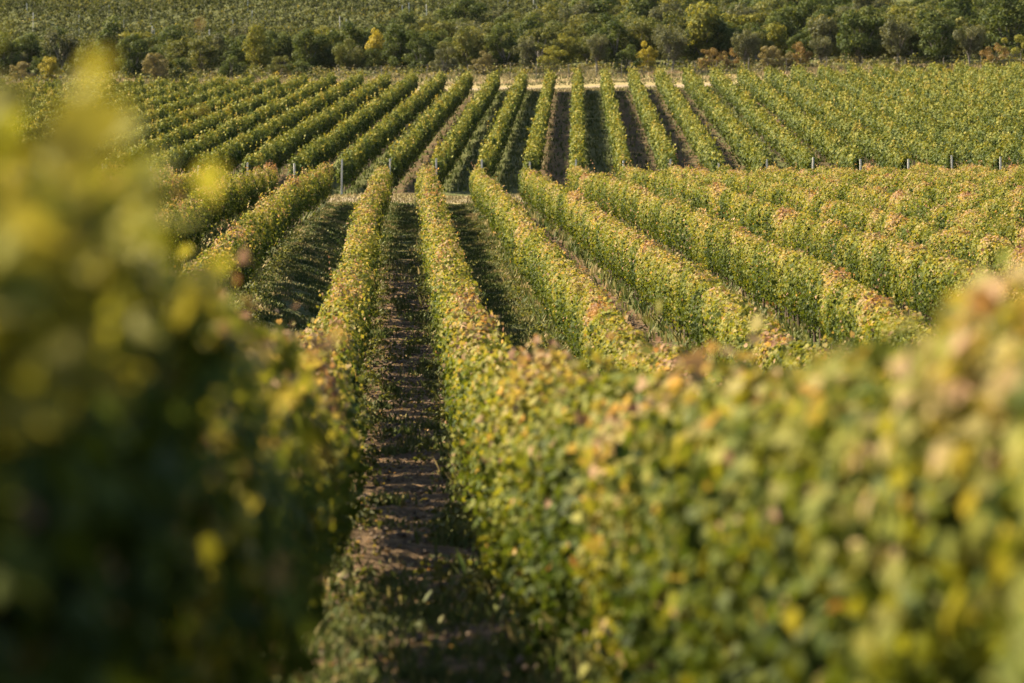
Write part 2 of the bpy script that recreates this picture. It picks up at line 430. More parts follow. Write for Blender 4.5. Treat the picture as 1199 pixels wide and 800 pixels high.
def near_row(i, x0, label):
    g = np.random.default_rng(1000 + i)
    dd = np.arange(2.0, NEAR_END, 1.0)
    vis = dd[in_view(rowx(x0, dd), dd, 4.0)]
    if len(vis) < 3: return
    d0 = vis[0] if abs(x0) > 2 else (3.4 if x0 < 0 else 6.2)
    root = empty('vine_hedge', (float(rowx(x0, d0)), float(d0), float(zg(rowx(x0, d0), d0))))
    tag(root, label, 'vine row', 'vine rows of the near block')
    ox, oy, oz = root.location
    bands = [(2.2, 34, 1850, .075, 0), (34, 75, 1350, .078, 0), (75, 125, 1250, .076, 1), (125, NEAR_END, 850, .090, 1)]
    acc = {0: [], 1: []}
    for b0, b1, dens, size, lod in bands:
        a0, a1 = max(b0, d0), b1
        if a1 - a0 < 0.5: continue
        nearA = (x0 == -1.30)
        s, a, up, c, q, big = canopy_points(g, a0, a1, dens, height=1.9, base=(.75 if x0 == -4.6 else 0.80 if x0 == -1.30 else .42 if x0 == 1.20 and a0 < 34 else .45 if x0 > 3 else .60), half=.39 if abs(x0) < 2 else .35, seed=i * 3, gap=0.28 if x0 < 3 else .15, shoot=1.25 if nearA else 1.0 if x0 < 3 else .55, window=.85 if x0 < 3 else .3, rough=1.0 if x0 < 3 else .35)
        if nearA:                                  # tall unclipped shoots on the vines beside the camera
            k = 1 - S(s, 12, 30); k2 = 1 - S(s, 6.5, 10)
            up = up + np.where(up > 1.7, (up - 1.7) * 0.5 * k * (1 - k2), 0) - np.where(up > 1.0, np.minimum(up - 1.0, .8) * .30 + np.maximum(up - 1.8, 0) * .6, 0) * k2
            up = np.where(s < 6.5, np.minimum(up, 1.72), np.where(s < 14, np.minimum(up, 2.08), up))
        elif abs(x0) < 2:
            k = 1 - S(s, 10, 40)
            up = up - np.where(up > 1.5, (up - 1.5) * 0.45 * k, 0)
        x = rowx(x0, s) + a
        z = zg(rowx(x0, s), s) + up
        C = np.stack([x - ox, s - oy, z - oz], -1)
        n = len(s)
        N = np.stack([c * 0.9 + g.normal(0, .45, n), g.normal(0, .6, n) - 0.15, q * 0.6 + 0.35 + g.normal(0, .4, n)], -1)
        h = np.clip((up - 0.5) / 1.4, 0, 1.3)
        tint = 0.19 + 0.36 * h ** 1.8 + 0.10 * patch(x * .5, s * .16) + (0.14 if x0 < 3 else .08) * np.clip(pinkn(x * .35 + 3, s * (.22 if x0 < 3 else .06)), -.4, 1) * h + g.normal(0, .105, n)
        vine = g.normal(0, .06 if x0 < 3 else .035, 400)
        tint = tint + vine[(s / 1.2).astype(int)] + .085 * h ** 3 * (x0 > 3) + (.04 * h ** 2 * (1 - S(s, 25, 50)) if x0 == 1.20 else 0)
        tint = np.where(g.random(n) < 0.035 * (0.4 + h), g.uniform(.8, 1.0, n), tint)
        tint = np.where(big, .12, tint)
        if nearA and b0 < 10:                      # long loose shoots of the nearest vines, arching towards the aisle
            m, w = 190, 13
            ss = g.uniform(5.2, 10.5, m)[:, None]; f = (np.arange(w) + .5)[None] / w
            ln = g.uniform(.3, .85, m)[:, None] * np.where(ss < 7.5, 1, .75); le = g.uniform(-.1, .30, m)[:, None]
            lx = rowx(x0, ss) + g.uniform(.05, .42, m)[:, None] + ln * le * f ** 1.6 + g.normal(0, .02, (m, w))
            ly = ss + g.normal(0, .15, (m, 1)) * f
            lz = zg(rowx(x0, ss), ss) + 1.50 + ln * (f - .25 * f ** 2 * np.abs(le)) * .72
            k = m * w
            C = np.concatenate([C, np.stack([lx.ravel() - ox, ly.ravel() - oy, lz.ravel() - oz], -1)])
            N = np.concatenate([N, g.normal(0, .7, (k, 3)) + np.array([[-.3, .2, .5]])])
            tint = np.concatenate([tint, g.uniform(.47, .70, k)]); big = np.concatenate([big, np.zeros(k, bool)]); n = len(C)
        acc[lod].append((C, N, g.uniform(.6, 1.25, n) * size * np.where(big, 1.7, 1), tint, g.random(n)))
    for lod in (0, 1):
        if not acc[lod]: continue
        C, N, sz, ti, va = (np.concatenate(v) for v in zip(*acc[lod]))
        me = leaf_mesh('foliage', C, N, sz, ti, va, g, lod)
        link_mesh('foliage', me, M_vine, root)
    pos = lambda s: (float(rowx(x0, s)) - ox, float(s) - oy, float(zg(rowx(x0, s), s)) - oz)
    st = np.arange(d0 + .6, NEAR_END - .5, 1.2)
    if abs(x0) < 2:
        wood_for_row(root, pos, 1.9, st[(st > 6) & (st < 110)], True)
        wood_for_row(root, pos, 1.9, st[(st <= 6) | (st >= 110)], False)
    else:
        wood_for_row(root, pos, 1.9, st, False)
    return root

ORD = ['first', 'second', 'third', 'fourth', 'fifth', 'sixth', 'seventh', 'eighth', 'ninth', 'tenth', 'eleventh', 'twelfth',
       'thirteenth', 'fourteenth', 'fifteenth', 'sixteenth', 'seventeenth', 'eighteenth', 'nineteenth', 'twentieth']
def near_label(i):
    k = i - 8
    if k == 0: return 'yellowing vine row along the right edge of the central earth aisle, blurred where nearest'
    if k == -1: return 'tall vine row along the left edge of the central earth aisle, shaded side facing it'
    if k == -2: return 'yellow brown vine row left of the grass aisle, with a sunlit bank at its foot'
    if k == 1: return 'vine row with pinkish top across the grass aisle, second right of the central earth aisle'
    if k > 0: return f'autumn tinted vine row, {ORD[k]} to the right of the central earth aisle'
    return f'autumn tinted vine row, {ORD[-k - 1]} to the left of the central earth aisle'
for i, x0 in enumerate(NEAR_X):
    near_row(i, x0, near_label(i))

def far_row(j):
    g = np.random.default_rng(3000 + j)
    sx, cxx = math.sin(FAR_ANG), math.cos(FAR_ANG)
    st = FAR_LEN + g.uniform(-1, 0.5)
    bx, by = FAR_X0 + FAR_S * j, FAR_D0
    fx = lambda t: bx + t * sx
    fd = lambda t: by + t * cxx
    tt = np.arange(0.4, st, 1.0)
    v = tt[in_view(fx(tt), fd(tt), 5.0)]
    if len(v) < 4: return
    t0, t1 = v[0], v[-1]
    root = empty('vine_hedge', (fx(t0), fd(t0), float(zg(fx(t0), fd(t0)))))
    if j == 0: lab = 'green vine row running straight away up the far block, seen dead straight end on'
    elif j > 0: lab = f'green vine row of the far block, {ORD[j - 1]} to the right of the straight one'
    elif j >= -20: lab = f'green vine row of the far block, {ORD[-j - 1]} to the left of the straight one'
    else: lab = 'green vine row at the far left of the far block behind the blurred shoots'
    tag(root, lab, 'vine row', 'green vine rows of the far block')
    ox, oy, oz = root.location
    out = []
    for a0, a1, dens, size in ((t0, min(t0 + 60, t1), 330, .148), (min(t0 + 60, t1), t1, 260, .168)):
        if a1 - a0 < 1: continue
        s, a, up, c, q, big = canopy_points(g, a0, a1, dens, height=1.80, base=0.55, half=0.33, seed=500 + j * 5, gap=0.35, shoot=1.3, window=.35)
        a = a * (1 + 0.0 * s)
        x = fx(s) + a * cxx; d = fd(s) - a * sx
        z = zg(fx(s), fd(s)) + up
        n = len(s)
        C = np.stack([x - ox, d - oy, z - oz], -1)
        N = np.stack([c * .9 + g.normal(0, .45, n), g.normal(0, .6, n) - .15, q * .6 + .35 + g.normal(0, .4, n)], -1)
        h = np.clip((up - .5) / 1.4, 0, 1.3)
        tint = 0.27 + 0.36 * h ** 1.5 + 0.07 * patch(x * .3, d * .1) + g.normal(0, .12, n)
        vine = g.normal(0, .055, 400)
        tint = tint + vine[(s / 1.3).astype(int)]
        tint = np.where(g.random(n) < 0.008, g.uniform(.8, 1, n), tint)
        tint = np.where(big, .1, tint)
        out.append((C, N, g.uniform(.6, 1.25, n) * size * np.where(big, 1.7, 1), tint, g.random(n)))
    C, N, sz, ti, va = (np.concatenate(v_) for v_ in zip(*out))
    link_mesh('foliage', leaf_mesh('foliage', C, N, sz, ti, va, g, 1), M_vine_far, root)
    pos = lambda s: (float(fx(s)) - ox, float(fd(s)) - oy, float(zg(fx(s), fd(s))) - oz)
    wood_for_row(root, pos, 1.8, np.arange(t0 + .6, t1, 1.3), False)
for j in range(-25, 20):
    far_row(j)

# ------------------------------------------------------------------ posts at the near ends of the far block
def post_mesh(h=1.75, w=.045):
    V, F = [], []
    prof = [(-.35, w), (h - .03, w * .92), (h, w * .7)]
    for z, r in prof:
        for sx, sy in ((-1, -.8), (-.8, -1), (.8, -1), (1, -.8), (1, .8), (.8, 1), (-.8, 1), (-1, .8)):
            V.append((sx * r, sy * r, z))
    for i in range(len(prof) - 1):
        for k in range(8):
            F.append((i * 8 + k, i * 8 + (k + 1) % 8, (i + 1) * 8 + (k + 1) % 8, (i + 1) * 8 + k))
    F.append(tuple(range(16, 24)))
    return bare_mesh('trellis_post', V, F)
pm = post_mesh(1.80, .047); pm.materials.append(M_post)
for j in range(-13, 12):
    x = FAR_X0 + FAR_S * j - 0.03; d = FAR_D0 - 0.85
    if not in_view(x, d, 1.0): continue
    o = bpy.data.objects.new('trellis_post', pm); COL.objects.link(o)
    o.location = (x + random.uniform(-.08, .08), d, float(zg(x, d)))
    o.rotation_euler = (random.uniform(-.05, .02), random.uniform(-.04, .04), random.uniform(-.3, .3))
    o.scale = (1, 1, random.uniform(.93, 1.08))
    side = 'ending the straight green row of the far block' if j == 0 else f"ending the {ORD[abs(j) - 1]} green row {'right' if j > 0 else 'left'} of the straight one"
    tag(o, 'pale grey trellis post ' + side, 'post', 'posts at the row ends of the far block')

# ------------------------------------------------------------------ trees and shrubs of the belt beyond the track
TREE_STOPS = {
    'dark':   [(0, (0.028, 0.047, 0.018)), (0.5, (0.063, 0.090, 0.028)), (1, (0.139, 0.159, 0.045))],
    'olive':  [(0, (0.046, 0.062, 0.022)), (0.5, (0.108, 0.123, 0.039)), (1, (0.220, 0.204, 0.063))],
    'bright': [(0, (0.067, 0.090, 0.022)), (0.5, (0.174, 0.183, 0.040)), (1, (0.325, 0.286, 0.060))],
    'yellow': [(0, (0.139, 0.134, 0.028)), (0.5, (0.313, 0.274, 0.050)), (1, (0.464, 0.370, 0.073))],
    'rust':   [(0, (0.093, 0.084, 0.036)), (0.5, (0.209, 0.151, 0.069)), (1, (0.348, 0.213, 0.101))],
    'grey':   [(0, (0.051, 0.060, 0.037)), (0.5, (0.097, 0.109, 0.062)), (1, (0.174, 0.174, 0.099))],
    'pinkish': [(0, (0.087, 0.087, 0.045)), (0.5, (0.168, 0.151, 0.078)), (1, (0.278, 0.224, 0.123))],
}
M_tree = {k: leaf_material('tree leaves ' + k, v, transl=0.3) for k, v in TREE_STOPS.items()}

def make_tree(kind, shape, seed):
    """unit prototype about 1 m tall per unit height; returns root Empty at the origin"""
    g = np.random.default_rng(seed); rnd = random.Random(seed)
    root = empty('tree' if shape != 'shrub' else 'shrub')
    H = 5.0
    if shape == 'tree':     n_cl, cz, rx, rz, tr0, nl, ls = 34, 2.6, 1.75, 2.4, .4, 6500, .16
    elif shape == 'tall':   n_cl, cz, rx, rz, tr0, nl, ls = 30, 2.6, 1.15, 2.45, .4, 5400, .16
    elif shape == 'spread': n_cl, cz, rx, rz, tr0, nl, ls = 30, 3.2, 1.9, 1.75, 1.1, 4400, .14
    else:                   n_cl, cz, rx, rz, tr0, nl, ls = 24, 2.3, 2.2, 2.3, .1, 4800, .165
    cl = []
    while len(cl) < n_cl:
        p = g.uniform(-1, 1, 3)
        if np.linalg.norm(p) > 1 or np.linalg.norm(p) < .25: continue
        if shape == 'spread':                      # vase shaped, wider above
            k = .45 + .55 * (p[2] + 1) / 2
            p = np.array([p[0] * k, p[1] * k, p[2]])
        cl.append((p[0] * rx, p[1] * rx, cz + p[2] * rz, g.uniform(.45, .85) * (1.0 if shape != 'spread' else .75)))
    wt = np.array([c[3] ** 2 for c in cl]); wt /= wt.sum()
    idx = g.choice(len(cl), nl, p=wt)
    c = np.array(cl)[idx]
    v = unit(g.normal(size=(nl, 3)))
    rad = c[:, 3:4] * (1 - .5 * g.random((nl, 1)) ** 2) * np.array([[1, 1, .8]])
    C = c[:, :3] + v * rad
    if shape == 'spread': C = C + v * np.array([[0, 0, .3]]) * g.random((nl, 1))
    C[:, 2] = np.maximum(C[:, 2], .08)
    keep = g.random(nl) > .12
    C, v = C[keep], v[keep]; n = len(C)
    N = v + g.normal(0, .5, (n, 3)) + np.array([[0, 0, .35]])
    base = g.random(len(cl))[idx][keep]
    tint = .22 + .35 * base + .2 * (C[:, 2] / H - .4) + g.normal(0, .13, n)
    me = leaf_mesh('crown', C, N, g.uniform(.6, 1.35, n) * ls, tint, g.random(n), g, 1, droop=.3)
    link_mesh('crown', me, M_tree[kind], root)
    mb = MB()
    top = (rnd.uniform(-.15, .15), rnd.uniform(-.15, .15), max(tr0, .5) + .2)
    mb.add(tube([(0, 0, -.4), (0, 0, .1), (top[0] * .5, top[1] * .5, top[2] * .55), top], [.17, .14, .115, .1], 7))
    for q in cl[:14]:
        midp = tuple(top[a] * .5 + q[a] * .5 + (0.12 if a == 2 else rnd.uniform(-.1, .1)) for a in range(3))
        mb.add(tube([top, midp, q[:3]], [.07, .045, .015], 5))
    mb.build('trunk', M_tbark, root)
    return root

PROTO = {}
def proto(kind, shape, v):
    key = (kind, shape, v)
    if key not in PROTO:
        PROTO[key] = [make_tree(kind, shape, abs(hash_key(key)) % 100000), False]
    return PROTO[key]
def hash_key(k):
    h = 0
    for ch in repr(k): h = (h * 131 + ord(ch)) % 1000003
    return h

def plant(kind, shape, v, px, d, h, label, group=None, wide=1.0, cat=None, dz=0.0):
    """stand a tree of height h at depth d on the photo column px"""
    e = proto(kind, shape, v)
    x = (px - 475) / FPX * d
    loc = (x, d, float(zg(x, d)) + dz)
    s = h / 5.0
    if not e[1]:
        o = e[0]; e[1] = True
        o.location = loc; o.rotation_euler = (0, 0, random.uniform(0, 6.28)); o.scale = (s * wide, s * wide, s)
    else:
        o = copy_tree(e[0], loc, random.uniform(0, 6.28), (s * wide, s * wide, s))
    tag(o, label, cat or ('shrub' if shape == 'shrub' else 'tree'), group)
    return o

FRONT = [  # kind, shape, variant, photo column, depth, height, width factor, label
 ('dark', 'tree', 0, 6, 392, 4.8, 1.1, 'dark green tree at the left end of the tree belt beyond the vineyard'),
 ('pinkish', 'shrub', 0, 30, 384, 2.4, 1.2, 'low brownish scrub beside the dark tree at the left end of the belt'),
 ('yellow', 'shrub', 0, 64, 386, 3.0, 1.0, 'orange yellow bush near the left end of the tree belt'),
 ('olive', 'shrub', 0, 97, 384, 2.7, 1.1, 'olive bush just right of the orange yellow bush'),
 ('dark', 'tall', 0, 134, 394, 6.0, 1.0, 'tall narrow dark tree rising behind the blurred yellow shoots'),
 ('dark', 'tree', 1, 160, 388, 4.4, 1.0, 'dark leafy tree standing just right of the tall narrow one'),
 ('pinkish', 'shrub', 1, 187, 383, 3.4, .9, 'feathery pinkish brown shrub between two dark bushes at left'),
 ('dark', 'shrub', 0, 212, 384, 2.8, 1.0, 'dark green bush right of the feathery pinkish shrub'),
 ('olive', 'tree', 0, 240, 390, 4.4, 1.0, 'olive green tree behind the left part of the belt edge'),
 ('dark', 'shrub', 1, 272, 384, 2.9, 1.1, 'round dark bush under a yellow green tree in the belt'),
 ('bright', 'tree', 0, 304, 392, 4.9, .9, 'yellow green tree standing over the round dark bush'),
 ('olive', 'shrub', 1, 331, 384, 2.6, 1.1, 'olive scrub between two round dark bushes at the belt edge'),
 ('dark', 'shrub', 0, 353, 382, 2.2, 1.3, 'low round dark bush at the edge behind a thin grey post'),
 ('bright', 'tree', 1, 374, 398, 4.6, 1.0, 'broad yellow green tree left of the small yellow tree'),
 ('olive', 'tree', 1, 410, 390, 3.9, 1.0, 'olive tree just left of the small yellow tree'),
 ('yellow', 'tall', 0, 442, 398, 4.7, .9, 'small bright yellow tree in the middle of the belt'),
 ('dark', 'tall', 1, 465, 394, 5.0, 1.0, 'dark narrow tree right beside the small yellow tree'),
 ('dark', 'tree', 2, 492, 390, 4.4, 1.0, 'dark bushy tree second right of the small yellow tree'),
 ('grey', 'shrub', 0, 521, 383, 3.0, 1.0, 'grey green feathery shrub left of the rounded brown bush'),
 ('olive', 'tree', 2, 546, 392, 4.6, 1.0, 'olive tree rising behind the rounded brown bush'),
 ('pinkish', 'shrub', 2, 566, 383, 2.6, 1.1, 'rounded brown tinged bush above the ends of the straight vine rows'),
 ('dark', 'tree', 3, 592, 392, 4.8, 1.0, 'dark tree right of the rounded brown bush'),
 ('grey', 'spread', 0, 614, 383, 3.9, 1.0, 'grey green spreading tree above the dirt track left of the straight vine row'),
 ('bright', 'shrub', 0, 648, 387, 3.0, 1.0, 'yellow green bush between two grey spreading trees'),
 ('grey', 'spread', 1, 699, 382.5, 4.1, 1.0, 'grey green spreading tree right behind the dirt track and its straight vine row'),
 ('dark', 'shrub', 2, 735, 382.5, 3.1, 1.0, 'dark bush standing in front of a yellow bush'),
 ('yellow', 'shrub', 1, 757, 386, 3.5, .8, 'yellow bush peeping out right of the dark bush'),
 ('grey', 'spread', 2, 787, 381.5, 4.3, 1.15, 'grey spreading tree left of the rusty shrubs'),
 ('bright', 'tall', 0, 822, 398, 6.4, 1.1, 'tall yellow green tree above the rusty shrubs'),
 ('rust', 'shrub', 0, 832, 383.5, 2.5, 1.1, 'rusty red shrub below the tall yellow green tree'),
 ('rust', 'shrub', 1, 855, 384, 2.4, 1.0, 'orange brown shrub between the red one and a grey tree with bare trunk'),
 ('grey', 'spread', 0, 873, 380.5, 4.2, 1.0, 'grey green tree with a clear bare trunk in front of rusty shrubs'),
 ('pinkish', 'shrub', 0, 901, 383, 2.8, 1.1, 'straw coloured shrub right of the grey tree with the bare trunk'),
 ('pinkish', 'shrub', 2, 924, 382, 2.0, 1.1, 'low pinkish scrub left of the small orange shrub'),
 ('rust', 'shrub', 2, 938, 385, 2.9, .8, 'small orange shrub at the foot of the dark wood at right'),
 ('yellow', 'tree', 0, 965, 402, 4.9, .6, 'yellow and orange tree standing out from the dark wood at right'),
 ('grey', 'spread', 1, 962, 382, 3.5, 1.2, 'dark grey spreading tree below the yellow and orange tree'),
 ('dark', 'tree', 0, 1008, 392, 5.9, 1.2, 'large dark tree in the deepest shade of the wood at right'),
 ('grey', 'spread', 2, 1052, 382, 4.7, 1.25, 'broad grey green tree between two large dark trees at right'),
 ('dark', 'tree', 2, 1096, 390, 5.6, 1.2, 'large dark tree right of the broad grey green one'),
 ('grey', 'spread', 1, 1137, 380.5, 4.6, 1.1, 'grey tree with pale bare trunk near the right end of the belt'),
 ('rust', 'shrub', 1, 1166, 383, 2.5, 1.1, 'orange shrub right of the grey tree with pale trunk'),
 ('bright', 'shrub', 1, 1189, 386, 3.3, 1.0, 'yellow green bush at the right end of the tree belt'),
]
for k, sh, v, px, d, h, w, lab in FRONT:
    plant(k, sh, v, px, d, h, lab, None, w)

# dense wood behind the front edge, trees that nothing tells apart
gw = random.Random(21)
WOOD = {'dark': 'dark green tree in the thick wood behind the belt edge', 'olive': 'olive green tree in the thick wood behind the belt edge',
        'bright': 'yellowish green tree in the thick wood behind the belt edge', 'grey': 'dull grey green tree in the thick wood behind the belt edge'}
def wood_limit(px): return float(np.interp(px, [-60, 0, 300, 450, 600, 660, 720, 900, 1260], [408, 412, 424, 436, 462, 505, 545, 560, 560]))
d = 397.0
while d < 562:
    sp = 26 if d < 440 else 31
    px = -50 + gw.uniform(0, sp)
    while px < 1250:
        if d < wood_limit(px) and not (d > 500 and 985 < px < 1075):
            kind = gw.choices(['dark', 'olive', 'bright', 'grey'], [.50, .34, .07, .09])[0]
            shape = gw.choice(['tree', 'tree', 'tall', 'shrub']) if kind != 'grey' else 'spread'
            h = gw.choice([gw.uniform(2.4, 3.4), gw.uniform(3, 4.4), gw.uniform(3.6, 5.4)]) * (1.25 if px > 640 else 1.0)
            plant(kind, shape, gw.randrange(3), px, d + gw.uniform(-3, 3), h, WOOD[kind], f'{kind} trees of the thick wood', 1.15, 'tree')
        px += sp * gw.uniform(.75, 1.3)
    d += 8.5 if d < 440 else 12
for key, (o, used) in list(PROTO.items()):
    if not used:
        for c in list(o.children): bpy.data.objects.remove(c)
        bpy.data.objects.remove(o)

# ------------------------------------------------------------------ vineyard on the far hillside
M_hill = leaf_material('dull hillside vine leaves', [(0, (0.030, 0.043, 0.018)), (0.4, (0.075, 0.092, 0.034)), (0.7, (0.14, 0.145, 0.048)), (1, (0.25, 0.21, 0.075))])
HILL_A = R(52)
def hill_row(i):
    g = np.random.default_rng(9000 + i)
    x0 = -135 + i * 3.6
    t = np.arange(0, 125, 1.0)
    fx = lambda t: x0 + t * math.cos(HILL_A)
    fd = lambda t: 424 + t * math.sin(HILL_A) * 1.45
    x, d = fx(t), fd(t)
    px = 475 + x / d * FPX
    lim = np.interp(px, [-200, 0, 300, 450, 600, 660, 720, 900, 1260], [408, 412, 424, 436, 462, 505, 545, 560, 560])
    ok = in_view(x, d, 4) & (d > lim + 3) & (d < 590)
    if ok.sum() < 6: return
    t0, t1 = t[ok][0], t[ok][-1]
    root = empty('vine_hedge', (fx(t0), fd(t0), float(zg(fx(t0), fd(t0)))))
    tag(root, 'dull green vine row of the hillside vineyard above the tree belt', 'vine row', 'vine rows on the far hillside')
    ox, oy, oz = root.location
    s, a, up, c, q, big = canopy_points(g, t0, t1, 105, height=1.75, base=.4, half=.42, seed=900 + i, gap=.6, shoot=1.2)
    x = fx(s) + a * math.sin(HILL_A); d = fd(s) - a * math.cos(HILL_A)
    n = len(s)
    C = np.stack([x - ox, d - oy, zg(fx(s), fd(s)) + up - oz], -1)
    N = np.stack([c * .8 + g.normal(0, .5, n), g.normal(0, .6, n) - .2, q * .6 + .4 + g.normal(0, .4, n)], -1)
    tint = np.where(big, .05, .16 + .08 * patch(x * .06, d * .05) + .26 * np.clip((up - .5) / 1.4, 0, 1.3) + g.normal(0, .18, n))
    link_mesh('foliage', leaf_mesh('foliage', C, N, g.uniform(.6, 1.3, n) * .24, tint, g.random(n), g, 1), M_hill, root)
for i in range(0, 76): hill_row(i)
pm2 = post_mesh(2.2, .05); pm2.materials.append(M_post)
gp = random.Random(5)
for k in range(64):
    px = gp.uniform(0, 640); d = gp.uniform(430, 520)
    if d < wood_limit(px) + 4: continue
    x = (px - 475) / FPX * d
    o = bpy.data.objects.new('trellis_post', pm2); COL.objects.link(o)
    o.location = (x, d, float(zg(x, d))); o.rotation_euler = (gp.uniform(-.05, .05), gp.uniform(-.05, .05), gp.uniform(0, 3))
    o.scale = (1, 1, gp.uniform(.9, 1.15))
    tag(o, 'pale grey post among the vines of the hillside vineyard', 'post', 'posts on the far hillside')

# ------------------------------------------------------------------ wire fence along the dirt track
fr = empty('wire_fence', (0, 376.5, float(zg(0, 376.5))))
tag(fr, 'thin wire fence on grey posts along the far side of the dirt track', 'fence')
fpm = post_mesh(1.6, .03); fpm.materials.append(M_tbark)
FP = []
for px in (398, 447, 500, 548, 597, 628, 666, 698, 728, 772, 814, 839, 876, 921, 968, 1010, 1060, 1105, 1150, 1196):
    x = (px - 475) / FPX * 376.5
    p = Vector((x, 376.5, float(zg(x, 376.5)))) - fr.location
    o = bpy.data.objects.new('fence_post', fpm); COL.objects.link(o); o.parent = fr; o.location = p
    o.rotation_euler = (0, random.uniform(-.06, .06), random.uniform(0, 1)); o.scale = (1, 1, random.uniform(.85, 1.05))
    FP.append(p)
for hz in (.5, 1.0, 1.5):
    mb = MB(); mb.add(tube([p + Vector((0, -.05, hz)) for p in FP], [.006] * len(FP), 4)); mb.build('wire', M_wire, fr)

# ------------------------------------------------------------------ grass, weeds, clods
def blades(name, X, D, length, tint, g, mat, lean=.8, width=.015):
    n = len(X)
    Z = zg(X, D)
    P = np.stack([X, D, Z - .02], -1)
    az = g.uniform(0, 2 * np.pi, n)
    dirv = np.stack([np.cos(az), np.sin(az), np.zeros(n)], -1)
    side = np.stack([-np.sin(az), np.cos(az), np.zeros(n)], -1)
    le = (g.random(n) * lean)[:, None] * length[:, None]
    w = (width * g.uniform(.6, 1.4, n) * (1 + D / 90.0))[:, None]
    up = np.array([[0, 0, 1.0]])
    a = P - side * w; b = P + side * w
    m1 = P + up * length[:, None] * .6 + dirv * le * .4 + side * w * .7
    tp = P + up * length[:, None] + dirv * le
    V = np.stack([a, b, m1, tp], 1).reshape(-1, 3)
    F = np.arange(n)[:, None] * 4 + np.array([[0, 1, 2, 3]])
    o = link_mesh(name, quads_mesh(name, V, F, {'tint': np.clip(tint, 0, 1)}), mat)
    return o
g = np.random.default_rng(55)
tuft = Noise(2, 61); tuft2 = Noise(2, 62)
def scatter_aisle(xa, xb, d0, d1, n, keep_fn):
    u = g.random(n); D = d0 + (d1 - d0) * g.random(n) ** 1.0
    X = rowx(xa, D) * (1 - u) + rowx(xb, D) * u
    k = keep_fn(u, X, D) > g.random(n)
    return X[k], D[k], u[k]
XS, DS, LS, TS = [], [], [], []
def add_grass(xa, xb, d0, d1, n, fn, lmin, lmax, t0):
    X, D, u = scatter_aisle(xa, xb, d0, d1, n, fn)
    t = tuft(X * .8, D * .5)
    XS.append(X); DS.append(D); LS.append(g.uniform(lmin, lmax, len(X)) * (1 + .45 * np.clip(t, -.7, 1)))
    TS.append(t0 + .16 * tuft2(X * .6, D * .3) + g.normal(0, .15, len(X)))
turf = lambda u, X, D: .6 + .4 * tuft(X * .8, D * .5)
edge = lambda u, X, D: np.clip(1.3 - 4.5 * np.minimum(u, 1 - u), .0, 1) * (.45 + .5 * tuft(X * .6, D * .35)) + .10 * (tuft2(X * .35, D * .16) > .35)
add_grass(-4.6, -1.30, 55, 200, 110000, turf, .05, .13, .46)
add_grass(-4.5, -3.3, 55, 200, 34000, turf, .04, .12, .78)  # sunlit bank at the row's foot, painted with a paler grass tint
add_grass(3.1, 4.0, 55, 200, 30000, turf, .05, .15, .70)  # paler tint paints sunlight on the grass left of this row
add_grass(1.20, 4.1, 55, 200, 110000, turf, .05, .13, .45)
add_grass(-1.30, 1.20, 14, 200, 75000, lambda u, X, D: np.maximum(edge(u, X, D), .75 * S(D, 118, 150) * turf(u, X, D)), .04, .14, .50)
add_grass(-7.6, -4.6, 70, 200, 36000, turf, .15, .5, .55)
add_grass(4.1, 9.7, 90, 200, 34000, edge, .12, .3, .5)
for a_, b_ in ((-13.4, -7.6), (9.7, 18.1)):
    add_grass(a_, b_, 120, 200, 16000, turf, .12, .3, .5)
for X0 in NEAR_X[4:14]:
    m = 9000 if abs(X0) < 5 else 6000
    D = g.uniform(14 if abs(X0) < 2 else 60, 199, m); X = rowx(X0, D) + g.normal(0, .26, m)
    k = g.random(m) < .55 + .5 * tuft(X * .7, D * .4); X, D = X[k], D[k]
    XS.append(X); DS.append(D); LS.append(g.uniform(.08, .40, len(X)) * np.where(X > rowx(X0, D), .55, 1)); TS.append(.5 + .2 * tuft2(X * .4, D * .2) + g.normal(0, .15, len(X)))
for _ in range(26):
    d_ = g.uniform(19, 34); u_ = g.beta(.9, .9); x_ = float(rowx(-1.30, d_) * (1 - u_) + rowx(1.20, d_) * u_)
    m = int(g.uniform(150, 420)); r_ = g.uniform(.15, .4)
    XS.append(x_ + g.normal(0, r_, m)); DS.append(d_ + g.normal(0, r_ * 1.2, m)); LS.append(g.uniform(.04, .15, m)); TS.append(.45 + g.normal(0, .16, m))
for _ in range(90):                                # thick tufts in the near part of the earth aisle
    d_ = g.uniform(15, 120); u_ = g.beta(.8, .8); x_ = float(rowx(-1.30, d_) * (1 - u_) + rowx(1.20, d_) * u_)
    m = int(g.uniform(60, 200)); r_ = g.uniform(.06, .28)
    XS.append(x_ + g.normal(0, r_, m)); DS.append(d_ + g.normal(0, r_ * 1.3, m)); LS.append(g.uniform(.05, .22, m)); TS.append(.45 + g.normal(0, .16, m))
for j in range(-9, 12):                             # aisles of the far block
    m = 4200
    t_ = g.uniform(0, FAR_LEN, m); u_ = g.uniform(0, 1, m)
    X = FAR_X0 + FAR_S * (j + u_) + t_ * math.sin(FAR_ANG); D = FAR_D0 + t_ * math.cos(FAR_ANG)
    den = .25 if j in (-1, 1, 2, -4, 3, 5, 6, 9, -7, -9) else .9
    k = g.random(m) < den * (.6 + .6 * tuft(X * .7, D * .3)); X, D = X[k], D[k]
    XS.append(X); DS.append(D); LS.append(g.uniform(.12, .34, len(X))); TS.append(.42 + g.normal(0, .16, len(X)))
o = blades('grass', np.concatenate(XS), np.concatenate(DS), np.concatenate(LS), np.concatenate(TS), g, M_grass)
tag(o, 'short green grass and weeds growing in the vineyard aisles', 'grass', kind='stuff')

